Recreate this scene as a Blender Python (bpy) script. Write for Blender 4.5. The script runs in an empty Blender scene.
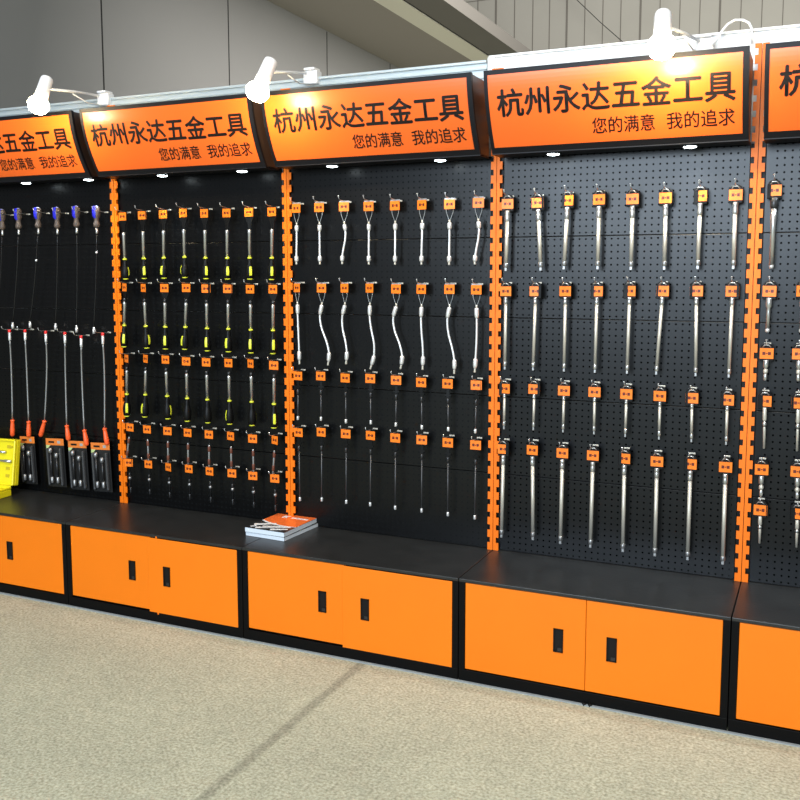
import bpy, bmesh, math, random
from mathutils import Vector, Matrix
random.seed(7)
S = bpy.context.scene
COL = S.collection
PI = math.pi

# ------------------------------------------------------------------ camera
CP = Vector((3.2346, -3.6946, 1.5826)); YAW, PITCH, ROLL = .4258, -.107, -.0004
FPX, PX, PY = 927.49, 400.0, 374.09
fwd = Vector((-math.sin(YAW)*math.cos(PITCH), math.cos(YAW)*math.cos(PITCH), math.sin(PITCH)))
rt = Vector((math.cos(YAW), math.sin(YAW), 0)); up = rt.cross(fwd)
rt, up = rt*math.cos(ROLL)+up*math.sin(ROLL), -rt*math.sin(ROLL)+up*math.cos(ROLL)
cam_data = bpy.data.cameras.new('camera')
cam_data.sensor_width = 36; cam_data.lens = 36*FPX/800
cam_data.shift_y = -(400-PY)/800
cam_data.clip_end = 200
cam = bpy.data.objects.new('camera', cam_data); COL.objects.link(cam)
cam.matrix_world = Matrix(((rt.x, up.x, -fwd.x, CP.x), (rt.y, up.y, -fwd.y, CP.y), (rt.z, up.z, -fwd.z, CP.z), (0, 0, 0, 1)))
S.camera = cam

def ray(u, v): return fwd + rt*((u-PX)/FPX) - up*((v-PY)/FPX)
def at(u, v, y):
    d = ray(u, v); return CP + d*((y-CP.y)/d.y)

# ------------------------------------------------------------------ world, light, exposure
w = bpy.data.worlds.new('hall_air'); S.world = w; w.use_nodes = True
bg = w.node_tree.nodes['Background']; bg.inputs[0].default_value = (.95, .97, 1, 1); bg.inputs[1].default_value = .20
S.view_settings.view_transform = 'Standard'; S.view_settings.look = 'None'
S.view_settings.gamma = 1; S.view_settings.exposure = 0.0; S.view_settings.use_curve_mapping = False

def area_light(name, loc, target, size, size_y, power, color):
    d = bpy.data.lights.new(name, 'AREA'); d.shape = 'RECTANGLE'; d.size = size; d.size_y = size_y
    d.energy = power; d.color = color
    o = bpy.data.objects.new(name, d); COL.objects.link(o); o.location = loc
    o.rotation_euler = (Vector(target)-Vector(loc)).to_track_quat('-Z', 'Y').to_euler()
    return o
area_light('hall_ceiling_light', (3.4, -4.4, 6.0), (2.2, 0, 0), 4.5, 3, 350, (1, .97, .9))
area_light('pegboard_sheen_fill', (1.5, -9.5, 3.05), (2.0, 0, 1.6), 4.8, 2.7, 830, (.72, .86, 1))  # unseen area light, sized and placed to put sheen on the fourth bay's pegboard
area_light('hall_wall_fill', (2, 9, 9), (-1, 22, 6), 8, 5, 2600, (1, .96, .9))  # unseen area light added to brighten the hall walls behind the booth

# ------------------------------------------------------------------ materials
MATS = {}
def mat(name, color, rough=.5, metal=0.0, spec=.5, emis=None, estr=0, coat=0, trans=0, bump=None, var=None):
    if name in MATS: return MATS[name]
    m = bpy.data.materials.new(name); m.use_nodes = True; MATS[name] = m
    nt = m.node_tree; b = nt.nodes['Principled BSDF']
    b.inputs['Base Color'].default_value = (*color, 1); b.inputs['Roughness'].default_value = rough
    b.inputs['Metallic'].default_value = metal; b.inputs['Specular IOR Level'].default_value = spec
    b.inputs['Coat Weight'].default_value = coat; b.inputs['Transmission Weight'].default_value = trans
    if emis: b.inputs['Emission Color'].default_value = (*emis, 1); b.inputs['Emission Strength'].default_value = estr
    if bump or var:
        tc = nt.nodes.new('ShaderNodeTexCoord'); n = nt.nodes.new('ShaderNodeTexNoise')
        n.inputs['Scale'].default_value = (bump or var)[0]; n.inputs['Detail'].default_value = 4
        nt.links.new(tc.outputs['Object'], n.inputs['Vector'])
        if bump:
            bp = nt.nodes.new('ShaderNodeBump'); bp.inputs['Strength'].default_value = bump[1]; bp.inputs['Distance'].default_value = .004
            nt.links.new(n.outputs['Fac'], bp.inputs['Height']); nt.links.new(bp.outputs['Normal'], b.inputs['Normal'])
        if var:
            n2 = nt.nodes.new('ShaderNodeTexNoise'); n2.inputs['Scale'].default_value = var[0]; n2.inputs['Detail'].default_value = 5
            nt.links.new(tc.outputs['Object'], n2.inputs['Vector'])
            r = nt.nodes.new('ShaderNodeMapRange'); r.inputs[1].default_value = .3; r.inputs[2].default_value = .7
            r.inputs[3].default_value = 1-var[1]; r.inputs[4].default_value = 1+var[1]
            nt.links.new(n2.outputs['Fac'], r.inputs[0])
            mx = nt.nodes.new('ShaderNodeVectorMath'); mx.operation = 'SCALE'; mx.inputs[0].default_value = color
            nt.links.new(r.outputs[0], mx.inputs['Scale']); nt.links.new(mx.outputs[0], b.inputs['Base Color'])
    return m

def node_math(nt, op, a, b=None):
    n = nt.nodes.new('ShaderNodeMath'); n.operation = op
    for i, x in enumerate((a, b)):
        if x is None: continue
        if isinstance(x, (int, float)): n.inputs[i].default_value = x
        else: nt.links.new(x, n.inputs[i])
    return n.outputs[0]

def peg_mat(name, base, hole, rough):
    m = bpy.data.materials.new(name); m.use_nodes = True; nt = m.node_tree; b = nt.nodes['Principled BSDF']
    tc = nt.nodes.new('ShaderNodeTexCoord'); sp = nt.nodes.new('ShaderNodeSeparateXYZ'); nt.links.new(tc.outputs['Object'], sp.inputs[0])
    P = .02545
    def cell(o):
        f = node_math(nt, 'FRACT', node_math(nt, 'DIVIDE', o, P))
        return node_math(nt, 'SUBTRACT', f, .5)
    cx, cz = cell(sp.outputs['X']), cell(sp.outputs['Z'])
    d = node_math(nt, 'ADD', node_math(nt, 'MULTIPLY', cx, cx), node_math(nt, 'MULTIPLY', cz, cz))
    h = node_math(nt, 'LESS_THAN', d, .0215)
    # no holes on the plain side margins
    ax = node_math(nt, 'ABSOLUTE', node_math(nt, 'SUBTRACT', sp.outputs['X'], .47325))
    h = node_math(nt, 'MULTIPLY', h, node_math(nt, 'LESS_THAN', ax, .4555))
    n = nt.nodes.new('ShaderNodeTexNoise'); n.inputs['Scale'].default_value = 5; n.inputs['Detail'].default_value = 3
    nt.links.new(tc.outputs['Object'], n.inputs['Vector'])
    r = nt.nodes.new('ShaderNodeMapRange'); r.inputs[1].default_value = .3; r.inputs[2].default_value = .7
    r.inputs[3].default_value = .88; r.inputs[4].default_value = 1.12; nt.links.new(n.outputs['Fac'], r.inputs[0])
    sc = nt.nodes.new('ShaderNodeVectorMath'); sc.operation = 'SCALE'; sc.inputs[0].default_value = base; nt.links.new(r.outputs[0], sc.inputs['Scale'])
    mx = nt.nodes.new('ShaderNodeMix'); mx.data_type = 'RGBA'
    nt.links.new(h, mx.inputs['Factor']); nt.links.new(sc.outputs[0], mx.inputs['A']); mx.inputs['B'].default_value = (*hole, 1)
    nt.links.new(mx.outputs['Result'], b.inputs['Base Color'])
    b.inputs['Roughness'].default_value = rough
    nt.links.new(node_math(nt, 'MULTIPLY', node_math(nt, 'SUBTRACT', 1, h), .28), b.inputs['Specular IOR Level'])
    return m

PEG_LIT_BOARD = peg_mat('lit_black_peg_steel', (.0030, .0035, .0045), (.0006, .0006, .0006), .29)  # lighter bluish copy: light on the right bays put into the black board colour
PEG_LIT_HOLES = peg_mat('black_peg_steel', (.0022, .0023, .0025), (.010, .011, .0115), .28)  # pale hole colour stands in for the lit wall seen through the holes

M_orange = mat('orange_door_paint', (.83, .186, .001), .55, spec=.3, bump=(180, .04), var=(3, .03))
M_post = mat('orange_post_paint', (.88, .175, .003), .45, spec=.3)
M_face = mat('orange_sign_film', (.80, .125, .012), .3)
M_ink = mat('black_sign_ink', (.010, .007, .006), .5, spec=.25)
M_frame = mat('black_sign_frame', (.006, .006, .008), .45, spec=.2)
M_signside = mat('dark_brown_sign_side', (.035, .02, .014), .35)
M_cab = mat('black_cabinet_steel', (.0025, .0025, .0025), .5, spec=.1)
M_top = mat('black_worktop', (.016, .0165, .016), .36, bump=(60, .1), var=(9, .25))
M_chrome = mat('chrome', (.56, .56, .55), .3, .85)
M_satin = mat('satin_steel', (.58, .545, .47), .42, .45)
M_white_steel = mat('bright_plated_steel', (.86, .86, .86), .3, .6)
M_grey_steel = mat('grey_spring_steel', (.36, .36, .36), .4, .8)
M_dark_steel = mat('blackened_steel', (.05, .05, .052), .35, .7)
M_black = mat('black_plastic', (.003, .003, .003), .45, spec=.2)
M_yellow = mat('acid_yellow_plastic', (.72, .75, .04), .4)
M_blue = mat('blue_plastic', (.02, .02, .55), .3)
M_brown = mat('brown_grey_rubber', (.085, .062, .05), .55)
M_redorange = mat('orange_red_plastic', (.95, .12, .025), .35)
M_red = mat('red_plastic', (.8, .02, .02), .35)
M_case = mat('yellow_case_plastic', (.85, .72, .01), .4)
M_case_dark = mat('yellow_case_recess', (.55, .42, .01), .5)
M_lampwhite = mat('white_lamp_enamel', (.85, .85, .85), .35)
M_bulb = mat('lit_bulb', (1, .9, .7), .3, emis=(1, .82, .5), estr=60)
M_led = mat('lit_led_lens', (1, 1, 1), .3, emis=(.85, .97, 1), estr=14)
M_rail = mat('aluminium_rail', (.50, .56, .57), .4, .3)
M_fascia = mat('white_fascia', (.86, .88, .88), .45)
M_wall = mat('white_booth_wall', (.7, .7, .69), .6)
M_paper = mat('catalogue_paper', (.66, .73, .80), .6)
M_cover_o = mat('orange_cover_print', (.85, .16, .03), .3)
M_cover_k = mat('black_cover_print', (.02, .02, .02), .3)
M_cover_w = mat('white_cover_print', (.8, .8, .8), .3)
M_clear = mat('clear_blister_plastic', (.05, .052, .055), .12, spec=.5)
M_cable = mat('white_cable', (.8, .8, .78), .4)
M_hallgrey = mat('grey_hall_panel', (.34, .335, .33), .7, var=(.3, .04))
M_soffit = mat('grey_hall_soffit', (.33, .30, .27), .7)
M_beam = mat('pale_hall_beam', (.85, .82, .70), .55)
M_farwall = mat('beige_hall_panel', (.36, .35, .31), .7, var=(.4, .06))
M_seam = mat('dark_panel_seam', (.02, .02, .02), .8)
M_label_s = mat('silver_hologram', (.6, .6, .6), .25, .5)

def card_mat():
    m = bpy.data.materials.new('orange_card_print'); m.use_nodes = True; nt = m.node_tree; b = nt.nodes['Principled BSDF']
    tc = nt.nodes.new('ShaderNodeTexCoord'); sp = nt.nodes.new('ShaderNodeSeparateXYZ'); nt.links.new(tc.outputs['Object'], sp.inputs[0])
    ax = node_math(nt, 'ABSOLUTE', sp.outputs['X']); az = node_math(nt, 'ABSOLUTE', sp.outputs['Z'])
    a = node_math(nt, 'MULTIPLY', node_math(nt, 'LESS_THAN', node_math(nt, 'ABSOLUTE', node_math(nt, 'SUBTRACT', ax, .0095)), .0052), node_math(nt, 'LESS_THAN', az, .0058))
    c = node_math(nt, 'MULTIPLY', node_math(nt, 'LESS_THAN', ax, .003), node_math(nt, 'LESS_THAN', az, .0022))
    h = node_math(nt, 'MAXIMUM', a, c)
    mx = nt.nodes.new('ShaderNodeMix'); mx.data_type = 'RGBA'; nt.links.new(h, mx.inputs['Factor'])
    mx.inputs['A'].default_value = (.9, .2, .012, 1); mx.inputs['B'].default_value = (.12, .02, .01, 1)
    nt.links.new(mx.outputs['Result'], b.inputs['Base Color']); b.inputs['Roughness'].default_value = .38; b.inputs['Specular IOR Level'].default_value = .3
    return m
M_card = card_mat()

def carpet_mat():
    m = bpy.data.materials.new('beige_flecked_carpet'); m.use_nodes = True; nt = m.node_tree; b = nt.nodes['Principled BSDF']
    tc = nt.nodes.new('ShaderNodeTexCoord')
    def noise(scale, detail):
        n = nt.nodes.new('ShaderNodeTexNoise'); n.inputs['Scale'].default_value = scale; n.inputs['Detail'].default_value = detail
        nt.links.new(tc.outputs['Object'], n.inputs['Vector']); return n.outputs['Fac']
    r = nt.nodes.new('ShaderNodeValToRGB'); nt.links.new(noise(95, 10), r.inputs[0])
    e = r.color_ramp.elements; e[0].position = .3; e[0].color = (.28, .280, .20, 1); e[1].position = .68; e[1].color = (.55, .565, .435, 1)
    r2 = nt.nodes.new('ShaderNodeMapRange'); nt.links.new(noise(2.2, 3), r2.inputs[0])
    r2.inputs[1].default_value = .3; r2.inputs[2].default_value = .7; r2.inputs[3].default_value = .93; r2.inputs[4].default_value = 1.07
    sp = nt.nodes.new('ShaderNodeSeparateXYZ'); nt.links.new(tc.outputs['Object'], sp.inputs[0])
    wob = node_math(nt, 'MULTIPLY', node_math(nt, 'SUBTRACT', noise(6, 2), .5), .02)
    dx = node_math(nt, 'ABSOLUTE', node_math(nt, 'SUBTRACT', node_math(nt, 'ADD', sp.outputs['X'], wob), 1.588))
    st = nt.nodes.new('ShaderNodeMapRange'); st.interpolation_type = 'SMOOTHSTEP'; nt.links.new(dx, st.inputs[0])
    st.inputs[1].default_value = .008; st.inputs[2].default_value = .032; st.inputs[3].default_value = .70; st.inputs[4].default_value = 1
    r3 = nt.nodes.new('ShaderNodeMapRange'); nt.links.new(noise(24, 5), r3.inputs[0])
    r3.inputs[1].default_value = .3; r3.inputs[2].default_value = .7; r3.inputs[3].default_value = .91; r3.inputs[4].default_value = 1.09
    k = node_math(nt, 'MULTIPLY', node_math(nt, 'MULTIPLY', r2.outputs[0], r3.outputs[0]), st.outputs[0])
    sc = nt.nodes.new('ShaderNodeVectorMath'); sc.operation = 'SCALE'; nt.links.new(r.outputs[0], sc.inputs[0]); nt.links.new(k, sc.inputs['Scale'])
    nt.links.new(sc.outputs[0], b.inputs['Base Color']); b.inputs['Roughness'].default_value = .95; b.inputs['Specular IOR Level'].default_value = .15
    bp = nt.nodes.new('ShaderNodeBump'); bp.inputs['Strength'].default_value = .5; bp.inputs['Distance'].default_value = .006
    nt.links.new(noise(160, 4), bp.inputs['Height']); nt.links.new(bp.outputs['Normal'], b.inputs['Normal'])
    return m
M_carpet = carpet_mat()

# ------------------------------------------------------------------ mesh helpers
class MB:
    def __init__(s): s.v = []; s.f = []; s.sm = []
    def add(s, vs, fs, smooth=False, M=None):
        n = len(s.v); s.v += [tuple(M @ Vector(v)) if M else tuple(v) for v in vs]
        s.f += [tuple(n+i for i in f) for f in fs]; s.sm += [smooth]*len(fs); return s
    def box(s, a, b, M=None):
        (x0, y0, z0), (x1, y1, z1) = a, b
        return s.add([(x0,y0,z0),(x1,y0,z0),(x1,y1,z0),(x0,y1,z0),(x0,y0,z1),(x1,y0,z1),(x1,y1,z1),(x0,y1,z1)],
                     [(0,3,2,1),(4,5,6,7),(0,1,5,4),(1,2,6,5),(2,3,7,6),(3,0,4,7)], False, M)
    def lathe(s, prof, n=14, M=None, a0=0, a1=2*PI, ends=True):
        full = abs(a1-a0-2*PI) < 1e-6; k = n if full else n+1; vs = []; fs = []
        for r, z in prof:
            for i in range(k):
                t = a0+(a1-a0)*i/n; vs.append((r*math.cos(t), r*math.sin(t), z))
        for j in range(len(prof)-1):
            for i in range(n):
                i2 = (i+1) % k
                q = (j*k+i, j*k+i2, (j+1)*k+i2, (j+1)*k+i)
                fs.append(q if prof[j+1][1] > prof[j][1] else q[::-1])
        if full and ends:
            upw = prof[-1][1] > prof[0][1]
            c0 = tuple(range(k)); c1 = tuple((len(prof)-1)*k+i for i in range(k))
            fs.append(c0[::-1] if upw else c0); fs.append(c1 if upw else c1[::-1])
        return s.add(vs, fs, True, M)
    def tube(s, pts, r, n=8, M=None):
        pts = [Vector(p) for p in pts]; rs = r if isinstance(r, (list, tuple)) else [r]*len(pts); vs = []; fs = []
        ref = None
        for i, p in enumerate(pts):
            t = (pts[min(i+1, len(pts)-1)]-pts[max(i-1, 0)]).normalized()
            if ref is None: ref = t.orthogonal().normalized()
            ref = (ref - t*ref.dot(t)).normalized(); b = t.cross(ref)
            for k in range(n):
                a = 2*PI*k/n; vs.append(p+(ref*math.cos(a)+b*math.sin(a))*rs[i])
        for i in range(len(pts)-1):
            for k in range(n):
                k2 = (k+1) % n; fs.append((i*n+k, i*n+k2, (i+1)*n+k2, (i+1)*n+k))
        fs.append(tuple(range(n))[::-1]); fs.append(tuple((len(pts)-1)*n+k for k in range(n)))
        return s.add(vs, fs, True, M)
    def prism(s, poly, y0, y1, M=None):   # poly in x,z ; extruded along y
        n = len(poly); vs = [(x, y0, z) for x, z in poly]+[(x, y1, z) for x, z in poly]
        fs = [tuple(range(n)), tuple(range(2*n-1, n-1, -1))]+[(i, n+i, n+(i+1) % n, (i+1) % n) for i in range(n)]
        return s.add(vs, fs, False, M)
    def xprism(s, poly, x0, x1, M=None):  # poly in y,z ; extruded along x
        n = len(poly); vs = [(x0, y, z) for y, z in poly]+[(x1, y, z) for y, z in poly]
        fs = [tuple(range(n)), tuple(range(2*n-1, n-1, -1))]+[(i, n+i, n+(i+1) % n, (i+1) % n) for i in range(n)]
        return s.add(vs, fs, False, M)
    def build(s, name, m, parent=None, loc=None, bevel=0):
        me = bpy.data.meshes.new(name); me.from_pydata(s.v, [], s.f); me.materials.append(m)
        me.polygons.foreach_set('use_smooth', s.sm); me.update()
        bm = bmesh.new(); bm.from_mesh(me); bmesh.ops.recalc_face_normals(bm, faces=bm.faces); bm.to_mesh(me); bm.free()
        o = bpy.data.objects.new(name, me); COL.objects.link(o)
        if parent: o.parent = parent
        if loc: o.location = loc
        if bevel:
            b = o.modifiers.new('bevel', 'BEVEL'); b.width = bevel; b.segments = 2; b.limit_method = 'ANGLE'
        return o

def empty(name, loc=(0, 0, 0)):
    o = bpy.data.objects.new(name, None); COL.objects.link(o); o.location = loc; o.empty_display_size = .05; return o
def tag(o, label, cat, group=None, kind=None):
    o['label'] = label; o['category'] = cat
    if group: o['group'] = group
    if kind: o['kind'] = kind
    return o
def struct(o): o['kind'] = 'structure'; return o
def copy_tree(o, parent=None):
    c = o.copy(); COL.objects.link(c); c.parent = parent
    for ch in list(o.children): copy_tree(ch, c)
    return c
ORD = ['first', 'second', 'third', 'fourth', 'fifth', 'sixth', 'seventh', 'eighth', 'ninth']
BAY = ['leftmost bay', 'second bay from left', 'third bay from left', 'fourth bay from left', 'rightmost bay']

# ------------------------------------------------------------------ setting
HC = .4116     # cabinet top height
PP = .3308     # pegboard panel height
o = MB().box((-14, -9, -.05), (14, 24, 0)).build('floor', M_carpet); struct(o)
o = MB().box((-1.4, .13, 0), (4.4, .19, 2.46)).build('wall_back', M_wall); struct(o)

# aluminium rail on top of the booth wall, left length, and taller white fascia, right length
rl = MB(); rl.box((-1.4, .055, 2.36), (1.93, .125, 2.462)); rl.box((-1.4, .045, 2.452), (1.93, .125, 2.464)); rl.box((-1.4, .048, 2.425), (1.93, .056, 2.431)); rl.box((-1.4, .048, 2.39), (1.93, .056, 2.396))
struct(rl.build('trim_1', M_rail, bevel=.002))
fs_ = MB(); fs_.box((1.94, .055, 2.33), (4.4, .125, 2.472)); fs_.box((1.94, .045, 2.470), (4.4, .127, 2.479)); fs_.box((1.935, .046, 2.33), (1.965, .056, 2.472))
for x in (2.06, 2.80, 3.3): fs_.lathe([(.004, 0), (.004, .004)], 8, Matrix.Translation((x, .055, 2.44)) @ Matrix.Rotation(PI/2, 4, 'X'))
struct(fs_.build('trim_2', M_fascia, bevel=.002))
# pale edge strip where carpet meets the cabinets
struct(MB().box((-1.4, -.437, 0), (4.4, -.4245, .004)).build('trim_3', mat('pale_edge_film', (.28, .32, .34), .5)))

# ---- exhibition hall behind
D = Vector((.066, .997, -.045)).normalized(); DH = Vector((D.x, D.y, 0)).normalized()
def on_plane(u, v, p0, n):
    d = ray(u, v); return CP+d*((p0-CP).dot(n)/d.dot(n))
NL = Vector((DH.y, -DH.x, 0)); PL = Vector((-7, 0, 0))
p1 = on_plane(266.5, 0, PL, NL)
NS = D.cross(Vector((1, 0, 0))).normalized()
p2, p3, p4 = (on_plane(u, 0, p1, NS) for u in (375, 405, 443.6))
YF = 25.0
def strip(a, b, thick, name, m, drop=0.0):
    a0 = a+D*((-1-a.y)/D.y); a1 = a+D*((YF-a.y)/D.y); b0 = b+D*((-1-b.y)/D.y); b1 = b+D*((YF-b.y)/D.y)
    dz = Vector((0, 0, thick)); dr = Vector((0, 0, -drop))
    vs = [a0+dr, b0+dr, b1+dr, a1+dr, a0+dz, b0+dz, b1+dz, a1+dz]
    return struct(MB().add(vs, [(0,3,2,1),(4,5,6,7),(0,1,5,4),(1,2,6,5),(2,3,7,6),(3,0,4,7)]).build(name, m))
strip(p1-Vector((.3, 0, 0)), p2, .25, 'ceiling', M_soffit)
strip(p2, p3-Vector((.04, 0, 0)), .25, 'trim_4', M_beam, .02)
strip(p3-Vector((.04, 0, 0)), p3, .25, 'trim_5', M_seam)
strip(p3, p4, .25, 'ceiling', mat('dark_hall_soffit', (.17, .16, .145), .7))
# left hall wall, under the soffit
q0 = PL+DH*(-1.0); q1 = PL+DH*(YF/DH.y)
zt0 = (p1+D*((q0.y-p1.y)/D.y)).z; zt1 = (p1+D*((q1.y-p1.y)/D.y)).z
lw = MB(); off = NL*-.2
lw.add([(q0.x, q0.y, 0), (q1.x, q1.y, 0), (q1.x, q1.y, zt1), (q0.x, q0.y, zt0)]+[tuple(Vector(v)+off) for v in ((q0.x, q0.y, 0), (q1.x, q1.y, 0), (q1.x, q1.y, zt1), (q0.x, q0.y, zt0))],
       [(0,1,2,3),(7,6,5,4),(0,4,5,1),(1,5,6,2),(2,6,7,3),(3,7,4,0)])
struct(lw.build('wall_left', M_hallgrey))
sm = MB()
for u, v in ((103, 60), (229, 60), (327, 60), (390, 66)):
    p = on_plane(u, v, PL, NL); a = p-DH*.012; b = p+DH*.012; h = NL*.004
    zt = p1.z+(p.y-p1.y)*D.z/D.y-.02
    vs = [(a.x, a.y, 0), (b.x, b.y, 0), (b.x, b.y, zt), (a.x, a.y, zt)]
    sm.add([tuple(Vector(q)+h) for q in vs]+vs, [(0,1,2,3),(7,6,5,4),(0,4,5,1),(1,5,6,2),(2,6,7,3),(3,7,4,0)])
struct(sm.build('trim_6', M_seam))
# far wall of tall panels
struct(MB().box((-12, YF, 0), (14, YF+.3, 16)).build('wall_back', M_farwall))
sm = MB()
for i, u in enumerate([478, 496, 514.7, 533, 549.7, 567, 585, 603, 621, 640.6, 660, 680, 700, 720, 741, 762, 783, 804, 825]):
    x = at(u, 10, YF).x; wd = .028 if i % 4 == 1 else .011
    sm.box((x-wd, YF-.02, 0), (x+wd, YF+.01, 16))
for v in (-20,): 
    z = at(640, v, YF).z; sm.box((-12, YF-.015, z-.012), (14, YF+.01, z+.012))
struct(sm.build('trim_7', mat('panel_joint', (.16, .15, .13), .8)))

wr = [at(u, v, 24.2) for u, v in ((566, -12), (577, 0), (600, 22), (624, 43), (650, 68))]
struct(MB().tube(wr, .012, 6).build('trim_8', M_seam))
# ------------------------------------------------------------------ cabinets
def handle(parent, x, y, z):
    m = MB(); W, H = .0185, .045; t = .005
    m.box((x-W, y-.004, z-H), (x-W+t, y+.001, z+H)); m.box((x+W-t, y-.004, z-H), (x+W, y+.001, z+H))
    m.box((x-W, y-.004, z-H), (x+W, y+.001, z-H+t)); m.box((x-W, y-.004, z+H-t), (x+W, y+.001, z+H))
    h = m.build('handle', M_black, parent)
    c = MB().box((x-W+t, y-.0012, z-H+t), (x+W-t, y+.0005, z+H-t)).build('handle_recess', mat('recess_brown', (.006, .005, .005), .5, spec=.2), h)
    l = MB().box((x-.002, y-.0035, z-H+t), (x+W-t, y-.001, z-H+t+.012)).build('finger_grip', M_dark_steel, h)
CABL = ['low black cabinet with orange doors under the blue handled pickup tools',
        'low black cabinet with orange doors left of the catalogues, right door sagging',
        'low black cabinet with orange doors carrying the stack of catalogues',
        'low black cabinet with flush orange doors right of the catalogue cabinet',
        'low black cabinet cut off by the right edge of the photo']
for i in range(5):
    x0 = i-1; c = empty('storage_cabinet', (x0+.5, -.21, 0)); tag(c, CABL[i], 'cabinet', 'orange and black display cabinets')
    X = lambda a: x0-(x0+.5)+a
    Y = lambda y: y+.21
    g = .0015
    b = MB()
    b.box((X(g), Y(-.405), .0), (X(1-g), Y(.035), .05))                 # base
    b.box((X(g), Y(-.4228), .0), (X(1-g), Y(-.404), .047))             # plinth front
    b.box((X(g), Y(-.4228), .047), (X(.026), Y(.035), .399)); b.box((X(.974), Y(-.4228), .047), (X(1-g), Y(.035), .399))
    b.box((X(.026), Y(-.395), .05), (X(.974), Y(-.385), .399)); b.box((X(.026), Y(.02), .05), (X(.974), Y(.035), .399))
    b.build('body', M_cab, c, bevel=.0015)
    MB().box((X(g), Y(-.4235), .399), (X(1-g), Y(.035), HC)).build('worktop', M_top, c, bevel=.002)
    sag = i in (1, 2); flush = i in (0, 3, 4)
    zl, zh = .051, .396
    dl = MB().box((X(.027), Y(-.4195), zl+(.004 if sag else 0)), (X(.4975), Y(-.404), zh)).build('door', M_orange, c, bevel=.002)
    handle(dl, X(.394 if i != 3 else .396), Y(-.4195), .227)
    dr = MB().box((X(.4990 if flush else .489), Y(-.4195 if flush else -.4235), zl-(.004 if sag else 0)), (X(.973), Y(-.404 if flush else -.4198), zh-(.001 if sag else 0))).build('door', M_orange, c, bevel=.002)
    handle(dr, X(.594 if i else .63), Y(-.4195 if flush else -.4235), .225)
    if i == 1:
        for z in (.396, .040): MB().box((X(.535), Y(-.4245), z), (X(.543), Y(-.4195), z+.009)).build('hinge_pin', M_post, c)
    if i == 3:
        for dx in (.0, .022): MB().lathe([(.008, 0), (.008, .01)], 8, Matrix.Translation((X(.5+dx), Y(-.43), 0))).build('foot', M_black, c)

# ------------------------------------------------------------------ posts, pegboards
PITCH_T = .0551
def post_mesh():
    m = MB(); z0, z1 = HC, 2.412; w, t, n = .0245, .014, .012
    for s in (-1, 1):
        poly = [(s*.0012, z0)]; poly = []
        z = z0; right = []
        while z < z1-.001:
            za = min(z+PITCH_T*.58, z1); zb = min(z+PITCH_T, z1)
            right += [(s*w, z), (s*w, za)]
            if zb > za: right += [(s*(w-t+.002), za), (s*(w-t+.002), zb)]
            z = zb
        pts = [(s*.0012, z0)]+right+[(s*.0012, z1)]
        # build as separate boxes for clean faces
        zz = z0
        while zz < z1-.001:
            za = min(zz+PITCH_T*.58, z1); zb = min(zz+PITCH_T, z1)
            a, b = sorted((s*.0012, s*w)); m.box((a, -.014, zz), (b, -.010, za))
            a, b = sorted((s*.0012, s*(w-.0115))); m.box((a, -.014, za), (b, -.010, zb))
            zz = zb
        a, b = sorted((s*.0012, s*.0035)); m.box((a, -.012, z0), (b, .02, z1))
        a, b = sorted((s*.006, s*.008)); m.box((a, -.011, z0), (b, .02, z1))
    return m
POSTL = ['leftmost orange slotted upright post at the left end of the display',
         'orange slotted upright post between the blue handled tools and yellow screwdrivers',
         'orange slotted upright post standing behind the catalogues',
         'orange slotted upright post left of the satin steel extension bars',
         'orange slotted upright post with its top showing beside the brightest sign',
         'orange slotted upright post at the far right end of the display']
p0 = post_mesh().build('upright_post', M_post)
MB().box((-.0262, .004, HC), (.0262, .018, 2.06)).build('dark_backing', M_black, p0)  # black strip added behind the notches to keep them dark against the pale wall
for i in range(6):
    o = p0 if i == 0 else copy_tree(p0)
    o.location = (i-1, 0, 0); tag(o, POSTL[i], 'post', 'orange slotted upright posts')
PW = .9465
for i in range(5):
    pm = MB(); 
    pm.box((0, 0, .0008), (PW, .012, PP-.0008))
    first = None
    for k in range(5):
        if first is None: o = first = pm.build('pegboard_panel', PEG_LIT_BOARD if i >= 3 else PEG_LIT_HOLES, bevel=.0018)
        else: o = first.copy(); COL.objects.link(o)
        o.location = (i-1+(1-PW)/2, 0, HC+k*PP)
        where = ['just above the worktop', 'second up from the worktop', 'third up from the worktop', 'fourth up from the worktop', 'fifth up, under the sign', 'hidden behind the sign'][k]
        tag(o, f"{'black' if i < 3 else 'bluish-lit black'} perforated pegboard panel, {where}, {BAY[i]}", 'pegboard', 'perforated pegboard panels')

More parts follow.
